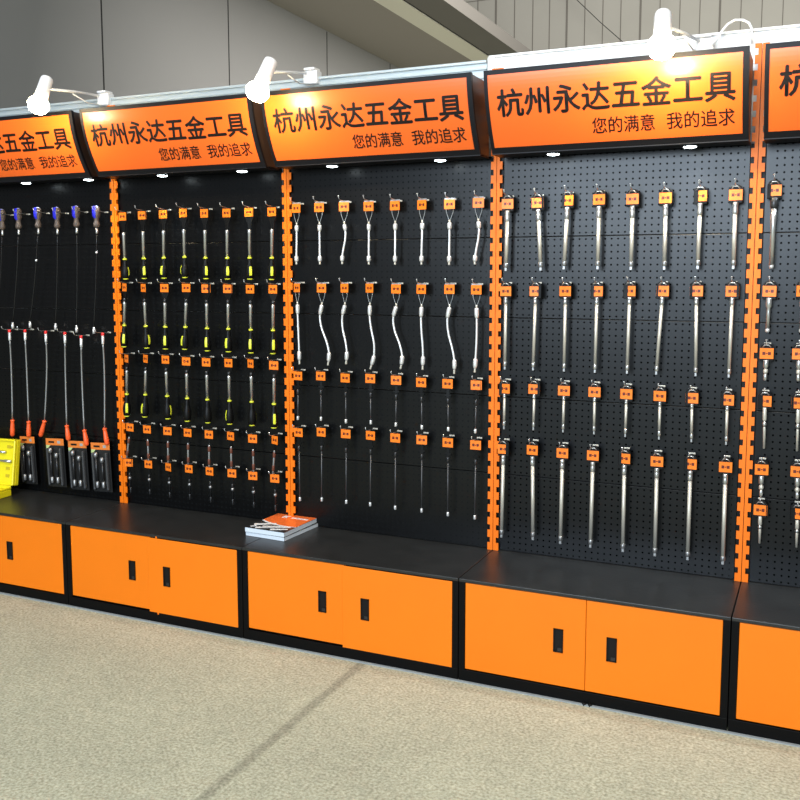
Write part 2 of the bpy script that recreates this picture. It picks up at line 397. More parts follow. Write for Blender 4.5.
# ------------------------------------------------------------------ signs
ZB, ZT, YB, YT, BU = 2.0556, 2.3525, -.1416, -.254, .022
def prof(z):
    t = (ZT-z)/(ZT-ZB); return YT+(YB-YT)*t-BU*4*t*(1-t)
def text_mesh(s, x0, x1, z0, z1, name, parent, bold, ox):
    cu = bpy.data.curves.new('lettering', 'FONT'); cu.body = s; cu.resolution_u = 3; 
    to = bpy.data.objects.new('lettering', cu); COL.objects.link(to)
    me = bpy.data.meshes.new_from_object(to); bpy.data.objects.remove(to); bpy.data.curves.remove(cu)
    bm = bmesh.new(); bm.from_mesh(me)
    xs = [v.co.x for v in bm.verts]; ys = [v.co.y for v in bm.verts]
    a, b, c, d = min(xs), max(xs), min(ys), max(ys)
    for v in bm.verts: v.co = Vector((x0+(v.co.x-a)/(b-a)*(x1-x0), 0, z0+(v.co.y-c)/(d-c)*(z1-z0)))
    if bold:
        src = bm.copy(); base = bpy.data.meshes.new('stroke'); src.to_mesh(base); src.free()
        for q, (ddx, ddz) in enumerate(((bold, 0), (-bold, 0), (0, bold), (0, -bold))):
            n0 = len(bm.verts); bm.from_mesh(base); bm.verts.ensure_lookup_table()
            for v in bm.verts[n0:]: v.co.x += ddx; v.co.z += ddz
        bpy.data.meshes.remove(base)
    for k in range(1, NSEG):
        z = ZB+(ZT-ZB)*k/NSEG
        if z0-.01 < z < z1+.01: bmesh.ops.bisect_plane(bm, geom=bm.verts[:]+bm.edges[:]+bm.faces[:], plane_co=(0, 0, z), plane_no=(0, 0, 1))
    for v in bm.verts: v.co.y = prof(v.co.z)-.0022-.0012; v.co.x += ox
    bmesh.ops.recalc_face_normals(bm, faces=bm.faces)
    bm.to_mesh(me); bm.free(); me.materials.clear(); me.materials.append(M_ink)
    o = bpy.data.objects.new(name, me); COL.objects.link(o); o.parent = parent; return o
NSEG = 20
def curved(m, x0, x1, za, zb, out, inn):      # a curved slab following the sign profile
    ks = [ZB+(ZT-ZB)*k/NSEG for k in range(NSEG+1)]
    zs = [za]+[z for z in ks if za+1e-5 < z < zb-1e-5]+[zb]
    poly = [(prof(z)-out, z) for z in zs]+[(prof(z)-out+inn, z) for z in reversed(zs)]
    vs = []; n = len(zs)
    for x in (x0, x1):
        vs += [(x, y, z) for y, z in poly]
    L = 2*n; fs = []
    for k in range(L): fs.append((k, (k+1) % L, L+(k+1) % L, L+k))
    for k in range(n-1):
        fs.append((k, k+1, L-2-k, L-1-k)); fs.append((L+k, L+L-1-k, L+L-2-k, L+k+1))
    m.add(vs, fs)
SIGNL = ['orange shop sign over the leftmost bay, lit yellow at its right end',
         'orange shop sign over the second bay, above the yellow screwdrivers',
         'orange shop sign over the third bay, above the flexible silver extensions',
         'orange shop sign over the fourth bay, washed bright by the spotlight',
         'orange shop sign cut off at the right edge of the photo']
def make_sign():
    s = empty('shop_sign', (0, 0, ZB))
    tmp = empty('x'); 
    body = MB(); E = .0249
    zs = [ZB+.004+(ZT-ZB-.008)*k/NSEG for k in range(NSEG+1)]
    poly = [(prof(z)+.004, z) for z in zs]+[(-.032, zs[-1]), (-.032, zs[0])]
    for x0, x1 in ((E+.003, 1-E-.003),): 
        n = len(poly); vs = [(x0, y, z) for y, z in poly]+[(x1, y, z) for y, z in poly]
        fs = [(k, (k+1) % n, n+(k+1) % n, n+k) for k in range(n)]
        # side caps as strips
        for base, flip in ((0, 0), (n, 1)):
            for k in range(NSEG):
                pass
        body.add(vs, fs); 
        body.add(vs, [tuple(range(n)), tuple(range(2*n-1, n-1, -1))])
    b = body.build('sign_box', M_signside, s)
    fr = MB(); curved(fr, E, E+.014, ZB, ZT, .004, .016); curved(fr, 1-E-.020, 1-E, ZB, ZT, .004, .016)
    curved(fr, E+.014, 1-E-.02, ZB, ZB+.020, .004, .016); curved(fr, E+.014, 1-E-.02, ZT-.017, ZT, .004, .016)
    fr.box((E, YB-.004, ZB-.004), (1-E, -.034, ZB-.0003))
    f = fr.build('frame', M_frame, s)
    fa = MB(); curved(fa, E+.0145, 1-E-.0205, ZB+.0205, ZT-.0175, .0022, .006)
    fc = fa.build('sign_face', M_face, s)
    t1 = text_mesh('杭州永达五金工具', .073, .932, 2.183, 2.279, 'title_lettering', s, .0024, 0)
    t2 = text_mesh('您的满意', .430, .656, 2.104, 2.158, 'slogan_lettering', s, .0006, 0)
    t3 = text_mesh('我的追求', .699, .930, 2.104, 2.158, 'slogan_lettering', s, .0006, 0)
    bpy.data.objects.remove(tmp)
    for ch in s.children: ch.location = (0, 0, -ZB)
    return s
sg = make_sign()
for i in range(5):
    o = sg if i == 0 else copy_tree(sg)
    o.location = (i-1, 0, ZB); tag(o, SIGNL[i], 'sign', 'orange shop signs above the bays')

# LED pucks under the signs
def led(i, x, y, power, side):
    r = empty('led_downlight', (x, y, ZB-.004)); 
    MB().lathe([(.026, -.006), (.028, -.004), (.028, .0)], 18).build('housing', M_dark_steel, r)
    MB().lathe([(.012, -.0105), (.022, -.0085), (.024, -.0055)], 18).build('lens', M_led, r)
    tag(r, f'round white led downlight under the sign, {side} one, {BAY[i]}', 'light', 'led downlights under the signs')
    d = bpy.data.lights.new('led_beam', 'SPOT'); d.energy = power; d.color = (.82, .93, 1); d.spot_size = math.radians(120 if i > 2 else 75); d.spot_blend = .9; d.shadow_soft_size = .015
    l = bpy.data.objects.new('led_beam', d); COL.objects.link(l); l.parent = r; l.location = (0, 0, -.012); l.rotation_euler = (math.radians(8), 0, 0)
LEDS = [(0, 4, 181, 7), (0, 72, 178, 7), (1, 155, 175, 7), (1, 235, 170.5, 6), (2, 360, 164, 1.6) if 0 else (2, 326, 165.5, 3.6), (2, 435.5, 159.5, 6), (3, 547, 152, 14), (3, 685, 142.5, 18)]
for k, (i, u, v, e) in enumerate(LEDS):
    d = ray(u, v); z = ZB-.012; p = CP+d*((z-CP.z)/d.z)
    led(i, p.x, max(min(p.y, -.105), -.112), e, 'left' if k % 2 == 0 else 'right')
led(4, 3.25, -.115, 13, 'left'); led(4, 3.77, -.115, 13, 'right')

# ------------------------------------------------------------------ arm spotlights on the rail
LAMPL = ['white arm spotlight above the leftmost sign, glowing', 'white arm spotlight above the gap between second and third signs', 'white arm spotlight blazing above the fourth sign']
for k, (cl, top, bot, pw) in enumerate([((105, 100), (47, 79), (40, 100), 7), ((312, 78), (271, 61), (260, 86), 8), ((705, 47), (663, 14), (662, 40), 15)]):
    cpt = at(*cl, .045); a = at(*top, -.35); b = at(*bot, -.41)
    r = empty('arm_spotlight', cpt); tag(r, LAMPL[k], 'spotlight', 'white arm spotlights on the rail')
    L = lambda p: Vector(p)-cpt
    m = MB(); m.box((-.035, -.02, -.03), (.035, .03, .03)); m.box((-.028, -.03, .03), (.028, .03, .042)); m.build('clamp_box', M_lampwhite, r, bevel=.006)
    ax = (b-a).normalized(); le = (b-a).length
    mid = L(a+(b-a)*.45)
    MB().tube([L(cpt)+Vector((-.02, -.02, .02)), L(cpt)*.5+mid*.5+Vector((0, 0, .012)), mid], .006, 8).build('arm', M_lampwhite, r)
    MB().tube([Vector((.0, -.02, -.03)), mid*.3+Vector((0, 0, -.03)), mid*.55+Vector((0, 0, .0))], .003, 6).build('cable', M_cable, r)
    Mx = Matrix.Translation(L(a)) @ ax.to_track_quat('Z', 'Y').to_matrix().to_4x4()
    hd = MB().lathe([(.020, -.004), (.027, 0), (.029, .01), (.030, le*.6), (.032, le)], 20, Mx).build('lamp_head', M_lampwhite, r)
    MB().lathe([(.032, le+.0005), (.044, le+.012), (.049, le+.03), (.040, le+.052), (.012, le+.066)], 20, Mx).build('bulb', M_bulb, r)
    d = bpy.data.lights.new('spotlight_beam', 'POINT'); d.energy = pw; d.color = (1, .76, .48); d.shadow_soft_size = .03
    l = bpy.data.objects.new('spotlight_beam', d); COL.objects.link(l); l.parent = r; l.location = L(b+ax*.105)
# loose white cable arcing over the fascia
pts = [at(u, v, .01) for u, v in ((712, 46), (718, 38), (722, 31), (728, 24), (735, 20), (743, 20), (749, 23), (752, 29), (752, 44))]
tag(MB().tube(pts, .005, 8).build('loose_cable', M_cable), 'white cable arcing over the top corner of the fourth sign', 'cable')

# ------------------------------------------------------------------ hanging tools
YC = -.048      # distance of the cards in front of the pegboard
def make_hook():
    m = MB()
    m.tube([(0, 0, .0), (0, -.02, .0), (0, -.085, .004), (0, -.096, .008), (0, -.100, .016)], .0016, 6)
    m.lathe([(.0001, -.0035), (.003, -.002), (.0038, 0), (.003, .002), (.0001, .0035)], 8, Matrix.Translation((0, -.1005, .019)))
    o = m.build('peg_hook', M_chrome)
    MB().box((-.012, -.003, -.0035), (.012, .0, .0035)).build('back_plate', M_satin, o, bevel=.001)
    return o
HOOK = make_hook(); HOOK['used'] = 0
def place_hook(x, z, label, group):
    o = HOOK if not HOOK['used'] else copy_tree(HOOK)
    HOOK['used'] = 1
    o.location = (x, -.0005, z); tag(o, label, 'hook', group)
    if 'used' in o and o is not HOOK: del o['used']

def header(root, kind):
    if kind == 'clip':      # bulky black clip behind a card
        a = [(-.024, -.030), (.024, -.030), (.024, .022), (.017, .033), (.007, .037), (-.007, .037), (-.017, .033), (-.024, .022)]
        MB().prism(a, -.002, .012).build('hanger', M_black, root, bevel=.002)
        MB().tube([(-.014, -.004, .022), (-.008, -.006, .031), (.006, -.006, .031), (.014, -.004, .023)], .0022, 6).build('wire_loop', M_chrome, root)
    elif kind == 'trapezoid':
        a = [(-.023, .024), (.023, .024), (.022, -.024), (.009, -.052), (.007, -.075), (-.007, -.075), (-.009, -.052), (-.022, -.024)]
        MB().prism(a, -.001, .004).build('hanger', M_black, root, bevel=.001)
    elif kind == 'vee':
        m = MB(); 
        for s in (-1, 1): m.tube([(s*.016, 0, -.018), (s*.014, 0, -.034), (s*.004, 0, -.062), (s*.003, 0, -.07)], .0012, 5)
        m.box((-.022, 0, .018), (.022, .003, .026)); m.build('hanger', mat('clear_grey_plastic', (.25, .27, .28), .2), root)
    elif kind == 'slim':
        m = MB(); m.box((-.02, 0, -.024), (.02, .003, .026)); m.box((-.006, 0, -.058), (.006, .003, -.022)); m.box((-.013, -.001, -.052), (.013, .004, -.046)); m.box((-.009, -.001, -.066), (.009, .004, -.060))
        m.build('hanger', M_black, root)
    MB().box((-.0235, -.0035, -.0195), (.0235, -.0022, .0195)).build('card', M_card, root)

def R_(M): return M
def driver_parts(root, L, s0, s1, yaw, neck):
    # shaft s0..s1 , then ring, then handle to L (metres below card centre)
    M_ = None
    sh = MB().lathe([(.0065, -s0), (.0085, -s0-.004), (.0085, -s0-.016), (.0074, -s0-.02), (.0074, -s1)], 12).build('shaft', M_chrome, root)
    if neck: MB().lathe([(.006, -s0+.018), (.0085, -s0+.014), (.0085, -s0+.004), (.006, -s0)], 12).build('socket', M_dark_steel, root)
    MB().lathe([(.006, -s1), (.0098, -s1-.001), (.0104, -s1-.005), (.009, -s1-.008)], 14).build('collar', M_yellow, root)
    h0, h1 = s1+.009, L; H = h1-h0
    prof_ = [(.009, 0), (.0095, .06), (.0125, .16), (.0115, .24), (.0155, .36), (.0195, .55), (.0195, .75), (.0165, .92), (.013, .955)]
    hd = MB().lathe([(r, -h0-t*H) for r, t in prof_], 16).build('grip', M_black, root)
    MB().lathe([(.013, -h0-.955*H), (.0138, -h0-.975*H), (.012, -h0-H), (.004, -h0-H-.002)], 16).build('end_cap', M_yellow, root)
    m = MB(); m.lathe([(.0160, -h0-.36*H), (.0182, -h0-.45*H), (.0205, -h0-.55*H), (.0205, -h0-.70*H), (.0188, -h0-.80*H)], 5, None, yaw-.3, yaw+.3)
    m.build('grip_insert', M_yellow, root)
    return root

def tilt_for(c, b, yb): 
    A = at(*c, YC); B = at(*b, yb); return A, B, math.atan2(-(B.x-A.x), -(B.z-A.z)), (B-A).length

def place_row(cards, bots, maker, kind_name, desc, cat, bay, rowword, group, yaws=None, per_item=False, hz=.026, rot_card=None):
    Ls = [tilt_for(c, b, YC)[3] for c, b in zip(cards, bots)]; Lm = sum(Ls)/len(Ls)
    proto = None
    for k, (c, b) in enumerate(zip(cards, bots)):
        A, B, tl, L = tilt_for(c, b, YC)
        if proto is None or per_item:
            r = maker(empty(kind_name), L if per_item else Lm, k, B-A); proto = proto or r
        else: r = copy_tree(proto)
        r.location = A
        if not per_item: r.rotation_euler = (0, tl, 0)
        else: tl = 0
        card = [ch for ch in r.children if ch.name.split('.')[0] in ('card', 'hanger', 'wire_loop')]
        for ch in card:
            ch.rotation_euler = (0, -tl*.8, -.45*rot_card[k] if rot_card and k in rot_card else random.uniform(-.12, .12))
        tag(r, f"{desc}, {rowword}, {ORD[k]} from left, {BAY[bay]}", cat, group)
        place_hook(A.x, A.z+hz-.003, f"wire peg hook holding {rowword} tool, {ORD[k]} from left, {BAY[bay]}", f"peg hooks, {rowword}, {BAY[bay]}")

# ---- second bay: yellow and black drivers
INS = {0: [.2, -.9, -1.6, -2.3, -.8, -.9, -.8, -.95], 1: [-1.0, -.1, -1.1, -1.9, -1.3, -1.6, -1.2, -.9], 2: [-.9, -1.9, .1, 1.6, 1.9, -2.2, .7, -.9]}
r1c = [(122.8,216.6),(142.4,215.4),(163.3,214.3),(183.4,213),(204.5,213.4),(226.8,213),(249.1,212.3),(272,211.8)]
r1b = [(125.8,279.3),(144.5,279.6),(164,279),(185,278.7),(206,279),(227.5,279),(250,279),(271.6,279)]
r2c = [(124.9,287.4),(143.8,287.9),(164.7,288.1),(186.5,287.9),(206.3,288.6),(227.9,288.8),(250.4,289.2),(273.1,289.2)]
r2b = [(124,347.5),(147,349),(165.6,349),(184.7,350),(207.5,351),(228.5,352),(251,352.5),(273,353.8)]
r3c = [(126.9,358.5),(146,358.7),(165.8,359.6),(186.5,361.4),(206.5,362.3),(228.8,363),(251,363.6),(274,365.4)]
r3b = [(126.9,417.6),(144.9,417.6),(168,418),(187.6,424.4),(207.9,421),(229.9,426.2),(252.2,425),(274,425.5)]
def mk_driver(ri, f0, f1):
    def mk(root, L, k, d):
        yaw = INS[ri][k]
        header(root, 'trapezoid'); driver_parts(root, L, L*f0, L*f1, yaw, ri > 0); return root
    return mk
def fix_inserts(group, ri):
    for o in list(COL.objects):
        if o.get('group') == group:
            k = [i for i, w_ in enumerate(ORD) if f', {w_} from left' in o['label']][0]
            for ch in o.children:
                if ch.name.startswith('grip_insert'): ch.rotation_euler = (0, 0, INS[ri][k]-INS[ri][0])
for ri, (cs, bs, f0, f1, rw, rc) in enumerate([(r1c, r1b, .25, .665, 'top row', {}), (r2c, r2b, .235, .62, 'second row', {0: 1.0, 1: .9}), (r3c, r3b, .2, .60, 'third row', {0: 1.1, 1: 1.0, 6: .9})]):
    g = f'yellow and black nut drivers, {rw}'
    place_row(cs, bs, mk_driver(ri, f0, f1), 'nut_driver', 'yellow and black nut driver', 'screwdriver', 1, rw, g, rot_card=rc)
    fix_inserts(g, ri)
r4c = [(130.3,427.3),(147.4,429.3),(167.8,431),(188,432.7),(209.2,434.5),(231,436),(252.9,438.6),(275.2,440)]
r4b = [(126.9,450.3),(148.7,455.9),(168.3,458),(188.3,459),(209.2,462),(231.5,466),(253.6,464.9),(273,466)]
def mk_bit(root, L, k, d):
    header(root, 'slim')
    MB().lathe([(.004, -.05), (.005, -.054), (.005, -L+.01), (.002, -L)], 10).build('shaft', M_grey_steel, root)
    MB().lathe([(.0062, -.058), (.0068, -.060), (.0068, -.082), (.0055, -.084)], 10).build('colour_band', mat('rust_orange_plastic', (.14, .045, .025), .5), root)
    MB().lathe([(.006, -L+.045), (.0066, -L+.043), (.0066, -L+.02), (.005, -L+.018)], 10).build('colour_band', mat('rust_orange_plastic', (.14, .045, .025), .5), root)
    return root
place_row(r4c, [(b[0], b[1]+7) for b in r4b], mk_bit, 'screwdriver_bit', 'banded grey screwdriver bit', 'screwdriver bit', 1, 'fourth row', 'banded screwdriver bits', rot_card={7: .9, 5: .5})
r5c = [(129,462.6),(148.7,464.2),(168.7,467),(189.2,468.7),(209.9,471.2),(232.2,473.2),(253.1,475.7),(275,478.4)]
r5b = [(131,493),(150,494),(170,497.5),(190,499),(211,504),(233,506),(254,508),(275.5,511)]
def mk_blk(root, L, k, d):
    header(root, 'slim')
    MB().lathe([(.005, -.052), (.006, -.056), (.006, -.07), (.0045, -.072), (.0045, -L+.03)], 10).build('shaft', M_dark_steel, root)
    MB().lathe([(.0045, -.071), (.008, -.074), (.008, -.083), (.0045, -.086)], 10).build('collar', M_grey_steel, root)
    MB().lathe([(.0045, -L+.03), (.0055, -L+.028), (.0055, -L+.004), (.003, -L)], 6).build('tip', M_dark_steel, root)
    return root
place_row(r5c, r5b, mk_blk, 'screwdriver_bit', 'slim black bit', 'screwdriver bit', 1, 'bottom row', 'slim black bits', rot_card={2: .7})

# ---- third bay: flexible extensions
b21c = [(296.5,208.3),(319.3,207.5),(344.1,206.7),(368.8,206.4),(395.2,205.6),(422.2,204.8),(449.7,204.2),(478.6,202.8)]
b21b = [(296.5,264.5),(319.9,264.5),(342.2,264.2),(368.8,264.5),(395,264.7),(421.4,264.7),(449.1,265),(474.7,264.5)]
def flex_tool(root, path, mat_shaft, w=1.0):
    """path: points from the collar top to the tip"""
    P = [Vector(p) for p in path]
    def sub(t0, t1, n=14):
        out = []
        for i in range(n+1):
            t = (t0+(t1-t0)*i/n)*(len(P)-1); j = min(int(t), len(P)-2); f = t-j
            p0, p1, p2, p3 = P[max(j-1, 0)], P[j], P[j+1], P[min(j+2, len(P)-1)]
            out.append(.5*((2*p1)+(-p0+p2)*f+(2*p0-5*p1+4*p2-p3)*f*f+(-p0+3*p1-3*p2+p3)*f**3))
        return out
    MB().tube(sub(.08, .86, 24), .0047*w, 8).build('flexible_shaft', mat_shaft, root)
    def col(t0, t1, name):
        s = sub(t0, t1, 8); rr = [.005, .0085, .0095, .0095, .0095, .0095, .009, .008, .0055]
        MB().tube(s, [r*w for r in rr], 12).build(name, M_white_steel, root)
    col(.0, .17, 'socket'); col(.78, .92, 'ferrule')
    MB().tube(sub(.91, 1.0, 4), .0048*w, 6).build('tip', M_satin, root)
def mk_flex(bends, z0):
    def mk(root, L, k, d):
        header(root, 'vee')
        MB().lathe([(.001, -z0+.012), (.0045, -z0+.008), (.0045, -z0+.003), (.002, -z0)], 8).build('bead', M_satin, root)
        pts = []; bx = bends[k] if k < len(bends) else (0, 0)
        for t in (0, .2, .4, .6, .8, 1.0):
            z = -z0+(d.z+z0)*t; x = d.x*(3*t*t-2*t**3) if bx is not None else d.x*t
            if bx: x += bx[0]*math.sin(PI*t)+bx[1]*math.sin(2*PI*t)
            pts.append((x, 0, z))
        flex_tool(root, pts, M_white_steel if z0 < .1 else M_satin); return root
    return mk
place_row(b21c, b21b, mk_flex([(0, 0), (0, 0), (.006, .004), (0, 0), (0, 0), (0, 0), (0, 0), (.004, .002)], .075), 'flexible_extension', 'bright silver flexible extension', 'extension bar', 2, 'top row', 'short silver flexible extensions', per_item=True, rot_card={5: .6, 0: .3})
b22c = [(297.3,287.8),(321.8,288.1),(344.9,288.1),(369.9,288.1),(396.3,288.9),(421.6,289.2),(449.7,289.2),(476.6,289.7)]
b22b = [(299.5,364.3),(327.9,365.4),(346,364.3),(370.2,369.2),(400.5,369),(422.5,369.8),(454.1,373.9),(474.7,372.5)]
place_row(b22c, b22b, mk_flex([(0, 0), (-.004, -.012), (-.008, -.010), (.014, -.010), (-.006, -.014), (0, -.003), (-.008, -.008), (.004, 0)], .074), 'flexible_extension', 'long curving silver flexible extension', 'extension bar', 2, 'second row', 'long silver flexible extensions', per_item=True, rot_card={0: 1.0, 2: .7, 3: .8, 5: .4})
b23c = [(298.2,375.8),(321,376),(345.5,378),(370.5,378.5),(396.3,380.2),(421.4,382.4),(447.8,383.7),(476.4,385.1)]
b23b = [(297.9,418.4),(321,420),(346,421.7),(370.8,423),(395.8,424.7),(421.9,427.5),(448.3,430.2),(475.3,431)]
b24c = [(298.7,432.4),(321.5,432.1),(346,433.8),(370.8,435.4),(395.5,437.9),(421.9,439.8),(448,442.6),(475.8,445)]
b24b = [(300,495.7),(321.8,500),(346.3,502.8),(370.2,505),(395.2,508.9),(421.6,511.9),(447.8,515.5),(474.7,518.2)]
def mk_thin(root, L, k, d):
    header(root, 'slim')
    MB().lathe([(.005, -.062), (.0068, -.066), (.0068, -.082), (.0045, -.086)], 10).build('collar', M_dark_steel, root)
    MB().lathe([(.0030, -.084), (.0030, -L+.014)], 8).build('shaft', mat('dark_flexible_shaft', (.09, .09, .095), .4, .6), root)
    MB().lathe([(.0052, -L+.018), (.0062, -L+.016), (.0062, -L+.002), (.005, -L)], 6).build('tip', M_white_steel, root)
    return root
place_row(b23c, [(u, v+1.5) for u, v in b23b], mk_thin, 'flexible_bit_holder', 'short thin black flexible bit holder', 'bit holder', 2, 'third row', 'short black bit holders')
place_row(b24c, [(u, v+1.5) for u, v in b24b], mk_thin, 'flexible_bit_holder', 'long thin black flexible bit holder', 'bit holder', 2, 'bottom row', 'long black bit holders')

# ---- fourth bay: extension bars
def mk_bar(r, z0, cl):
    def mk(root, L, k, d):
        header(root, 'clip')
        MB().lathe([(r*1.05, -z0), (r*1.28, -z0-.003), (r*1.28, -z0-cl*.35), (r*1.15, -z0-cl*.4), (r*1.28, -z0-cl*.45), (r*1.28, -z0-cl*.9), (r, -z0-cl)], 18).build('socket_end', M_chrome, root)
        MB().lathe([(r, -z0-cl+.001), (r, -L+.032)], 18).build('bar', M_satin, root)
        MB().lathe([(r, -L+.034), (r*1.2, -L+.031), (r*1.2, -L+.017), (r*.8, -L+.014)], 16).build('collar', M_grey_steel if r > .007 else M_chrome, root)
        q = r*.7; MB().box((-q, -q, -L+.001), (q, q, -L+.016)).build('square_drive', M_grey_steel, root, bevel=.0015)
        return root
    return mk
b31c = [(507.7,203.9),(537.8,202.8),(567.8,200.5),(599.3,199.4),(632.7,199),(665.7,197.8),(700.6,196),(735.9,194.9)]
b31b = [(505.9,271.4),(540.8,270.3),(563.9,270.3),(597.7,269.1),(630.9,270.5),(664.3,270.7),(697.6,269.6),(733.2,269.6)]
place_row(b31c, b31b, mk_bar(.0074, .026, .045), 'extension_bar', 'satin steel extension bar', 'extension bar', 3, 'top row', 'thick steel extension bars, top row', hz=.036)
b32c = [(505.9,291.2),(535.6,291.2),(565.5,291.2),(597,291.2),(629.7,291),(662.8,291),(696.5,291),(732.5,291.2)]
b32b = [(504.9,369),(533.1,370.5),(564,371.4),(594.9,373),(627,373.8),(656.1,375),(695.6,377.4),(728.6,379)]
place_row(b32c, b32b, mk_bar(.0062, .024, .028), 'extension_bar', 'slim steel extension bar', 'extension bar', 3, 'second row', 'slim steel extension bars, second row', hz=.036)
b33c = [(504.6,388.5),(534.3,389),(564,390.6),(594.6,392),(626.5,394),(660,396),(692,398),(727.4,400)]
b33b = [(504,430),(533.4,430.5),(563,433),(594,434.4),(625.2,437.4),(659,439),(691.4,442.5),(726,445.5)]
place_row(b33c, b33b, mk_bar(.0052, .022, .018), 'extension_bar', 'short thin steel extension bar', 'extension bar', 3, 'third row', 'short steel extension bars, third row', hz=.036)
b34c = [(503.4,449),(532.5,450),(562.5,453),(593,455.4),(624.4,458.4),(657,461.4),(690.5,464),(725.6,467)]
b34b = [(501.6,536.4),(533,541),(560.4,543.6),(590.4,547.8),(622.8,552),(654.8,556),(687.5,560.4),(722.6,565.5)]
place_row(b34c, b34b, mk_bar(.0074, .026, .04), 'extension_bar', 'long steel extension bar', 'extension bar', 3, 'bottom row', 'long steel extension bars, bottom row', hz=.036)

# ---- fifth bay: sockets and joints
def mk_joint(style):
    def mk(root, L, k, d):
        header(root, 'clip'); z0 = .024
        if style == 'long':
            MB().lathe([(.011, -z0), (.0135, -z0-.002), (.0135, -z0-.034), (.0105, -z0-.04)], 18).build('socket_end', M_dark_steel, root)
            MB().lathe([(.010, -z0-.038), (.0105, -z0-.08), (.0085, -z0-.10), (.0085, -L+.012)], 18).build('bar', M_chrome, root)
            MB().lathe([(.006, -L+.014), (.0085, -L+.01), (.006, -L)], 14).build('tip', M_white_steel, root)
        elif style == 'socket':
            MB().lathe([(.009, -z0), (.0105, -z0-.002), (.0105, -z0-.03), (.006, -z0-.038), (.0065, -z0-.05), (.007, -L+.014)], 16).build('socket_end', M_chrome, root)
            MB().lathe([(.006, -L+.014), (.0078, -L+.01), (.0075, -L+.004), (.004, -L)], 14).build('tip', M_white_steel, root)
        elif style == 'universal':
            e = L-z0
            MB().lathe([(.008, -z0), (.0092, -z0-.002), (.0092, -z0-e*.35), (.005, -z0-e*.42)], 16).build('socket_end', M_chrome, root)
            MB().lathe([(.003, -z0-e*.40), (.0075, -z0-e*.48), (.0085, -z0-e*.55), (.0075, -z0-e*.62), (.003, -z0-e*.7)], 14).build('knuckle', M_satin, root)
            MB().lathe([(.0045, -z0-e*.66), (.0065, -z0-e*.72), (.0065, -z0-e*.95), (.004, -L)], 14).build('tip', M_chrome, root)
        else:
            e = L-z0
            MB().lathe([(.006, -z0), (.007, -z0-.002), (.007, -z0-e*.3), (.0045, -z0-e*.34)], 14).build('socket_end', M_satin, root)
            MB().lathe([(.0045, -z0-e*.33), (.0075, -z0-e*.4), (.0045, -z0-e*.48)], 14).build('knuckle', M_chrome, root)
            MB().lathe([(.0045, -z0-e*.46), (.005, -z0-e*.5), (.004, -L)], 12).build('bar', M_satin, root)
        return root
    return mk
RW = [([(774.6,190.4)], [(771.4,268.5)], 'long', 'long chrome socket extension', 'top row'),
      ([(769.6,291.2),(803.5,291)], [(767.4,332),(801,333)], 'socket', 'chrome deep socket', 'second row'),
      ([(766.6,353.4),(799.3,354)], [(765,380.5),(798,381.5)], 'universal', 'short chrome universal joint', 'third row'),
      ([(764.9,401),(798.4,403)], [(764,448.5),(797,451)], 'slim', 'slim steel wobble bar', 'fourth row'),
      ([(761.6,469.5),(797.6,471.6)], [(761,496.5),(797,499.5)], 'universal', 'small chrome universal joint', 'fifth row'),
      ([(760.4,510),(797.5,513.6)], [(759.5,543),(796.4,547.5)], 'slim', 'small steel adapter', 'bottom row')]
for cs, bs, st, ds, rw in RW:
    place_row(cs, bs, mk_joint(st), 'socket_joint', ds, 'socket tool', 4, rw, f'{ds}s in the rightmost bay' if len(cs) > 1 else None, hz=.036)

# ---- leftmost bay: magnetic pick-up tools with blue handles
def simple_hook(p, label):
    place_hook(p.x, p.z, label, 'peg hooks, leftmost bay')
tops = [(1.5, 209.7), (17.8, 208.8), (37.5, 207.8), (56.6, 207.8), (75.9, 206.5), (96, 206.5)]
tips = [(-3, 322), (12.6, 323), (30, 322), (55.5, 324), (76.5, 326.5), (93.8, 327.8)]
for k, (a, b) in enumerate(zip(tops, tips)):
    A = at(*a, -.05); B = at(*b, -.03); d = B-A
    r = empty('pickup_tool', A)
    tag(r, f'blue and brown handled pickup tool with thin black shaft, {ORD[k]} from left', 'pickup tool', 'blue handled pickup tools, leftmost bay')
    H = .105
    MB().lathe([(.004, .002), (.014, -.001), (.019, -.012), (.0185, -.045), (.0115, -.060), (.0120, -.072), (.0165, -.088), (.0150, -.098), (.008, -H)], 16).build('grip', M_brown, r)
    MB().lathe([(.0150, .0015), (.0205, -.012), (.020, -.046), (.0130, -.058)], 8, None, PI*1.12, PI*1.66).build('grip_insert', M_blue, r)
    MB().lathe([(.004, .004), (.0105, .001), (.013, -.004)], 12).build('end_cap', mat('pale_blue_cap', (.35, .38, .7), .3), r)
    MB().lathe([(.0065, -H+.002), (.0065, -H-.026), (.004, -H-.03)], 10).build('ferrule', M_chrome, r)
    n = 10; pts = []
    for i in range(n+1):
        t = i/n; z = -H-.026+(d.z+H+.026)*t; s = (z/d.z)
        pts.append((d.x*(s**1.5), d.y*s, z))
    MB().tube(pts, .0028, 6).build('flexible_shaft', mat('black_coil_shaft', (.02, .02, .02), .25, .5), r)
    q = Vector(pts[-1]); MB().tube([q+Vector((0, 0, .004)), q+Vector((0, 0, -.006)), q+Vector((0, 0, -.008)), q+Vector((0, 0, -.03))], [.005, .0055, .0075, .0070], 10).build('magnet_tip', M_white_steel, r)
    if k in (2, 5):
        t = .3 if k == 2 else .22; s = pts[3] if k == 2 else pts[2]
        MB().lathe([(.004, -.006), (.006, -.003), (.006, .003), (.004, .006)], 8, Matrix.Translation(s)).build('shaft_ring', M_white_steel, r)
    hk = A+Vector((.016, .05, -.018))
    place_hook(A.x+.022, A.z-.026, f'wire peg hook beside the blue handled pickup tool, {ORD[k]} from left', 'peg hooks of the blue handled tools')
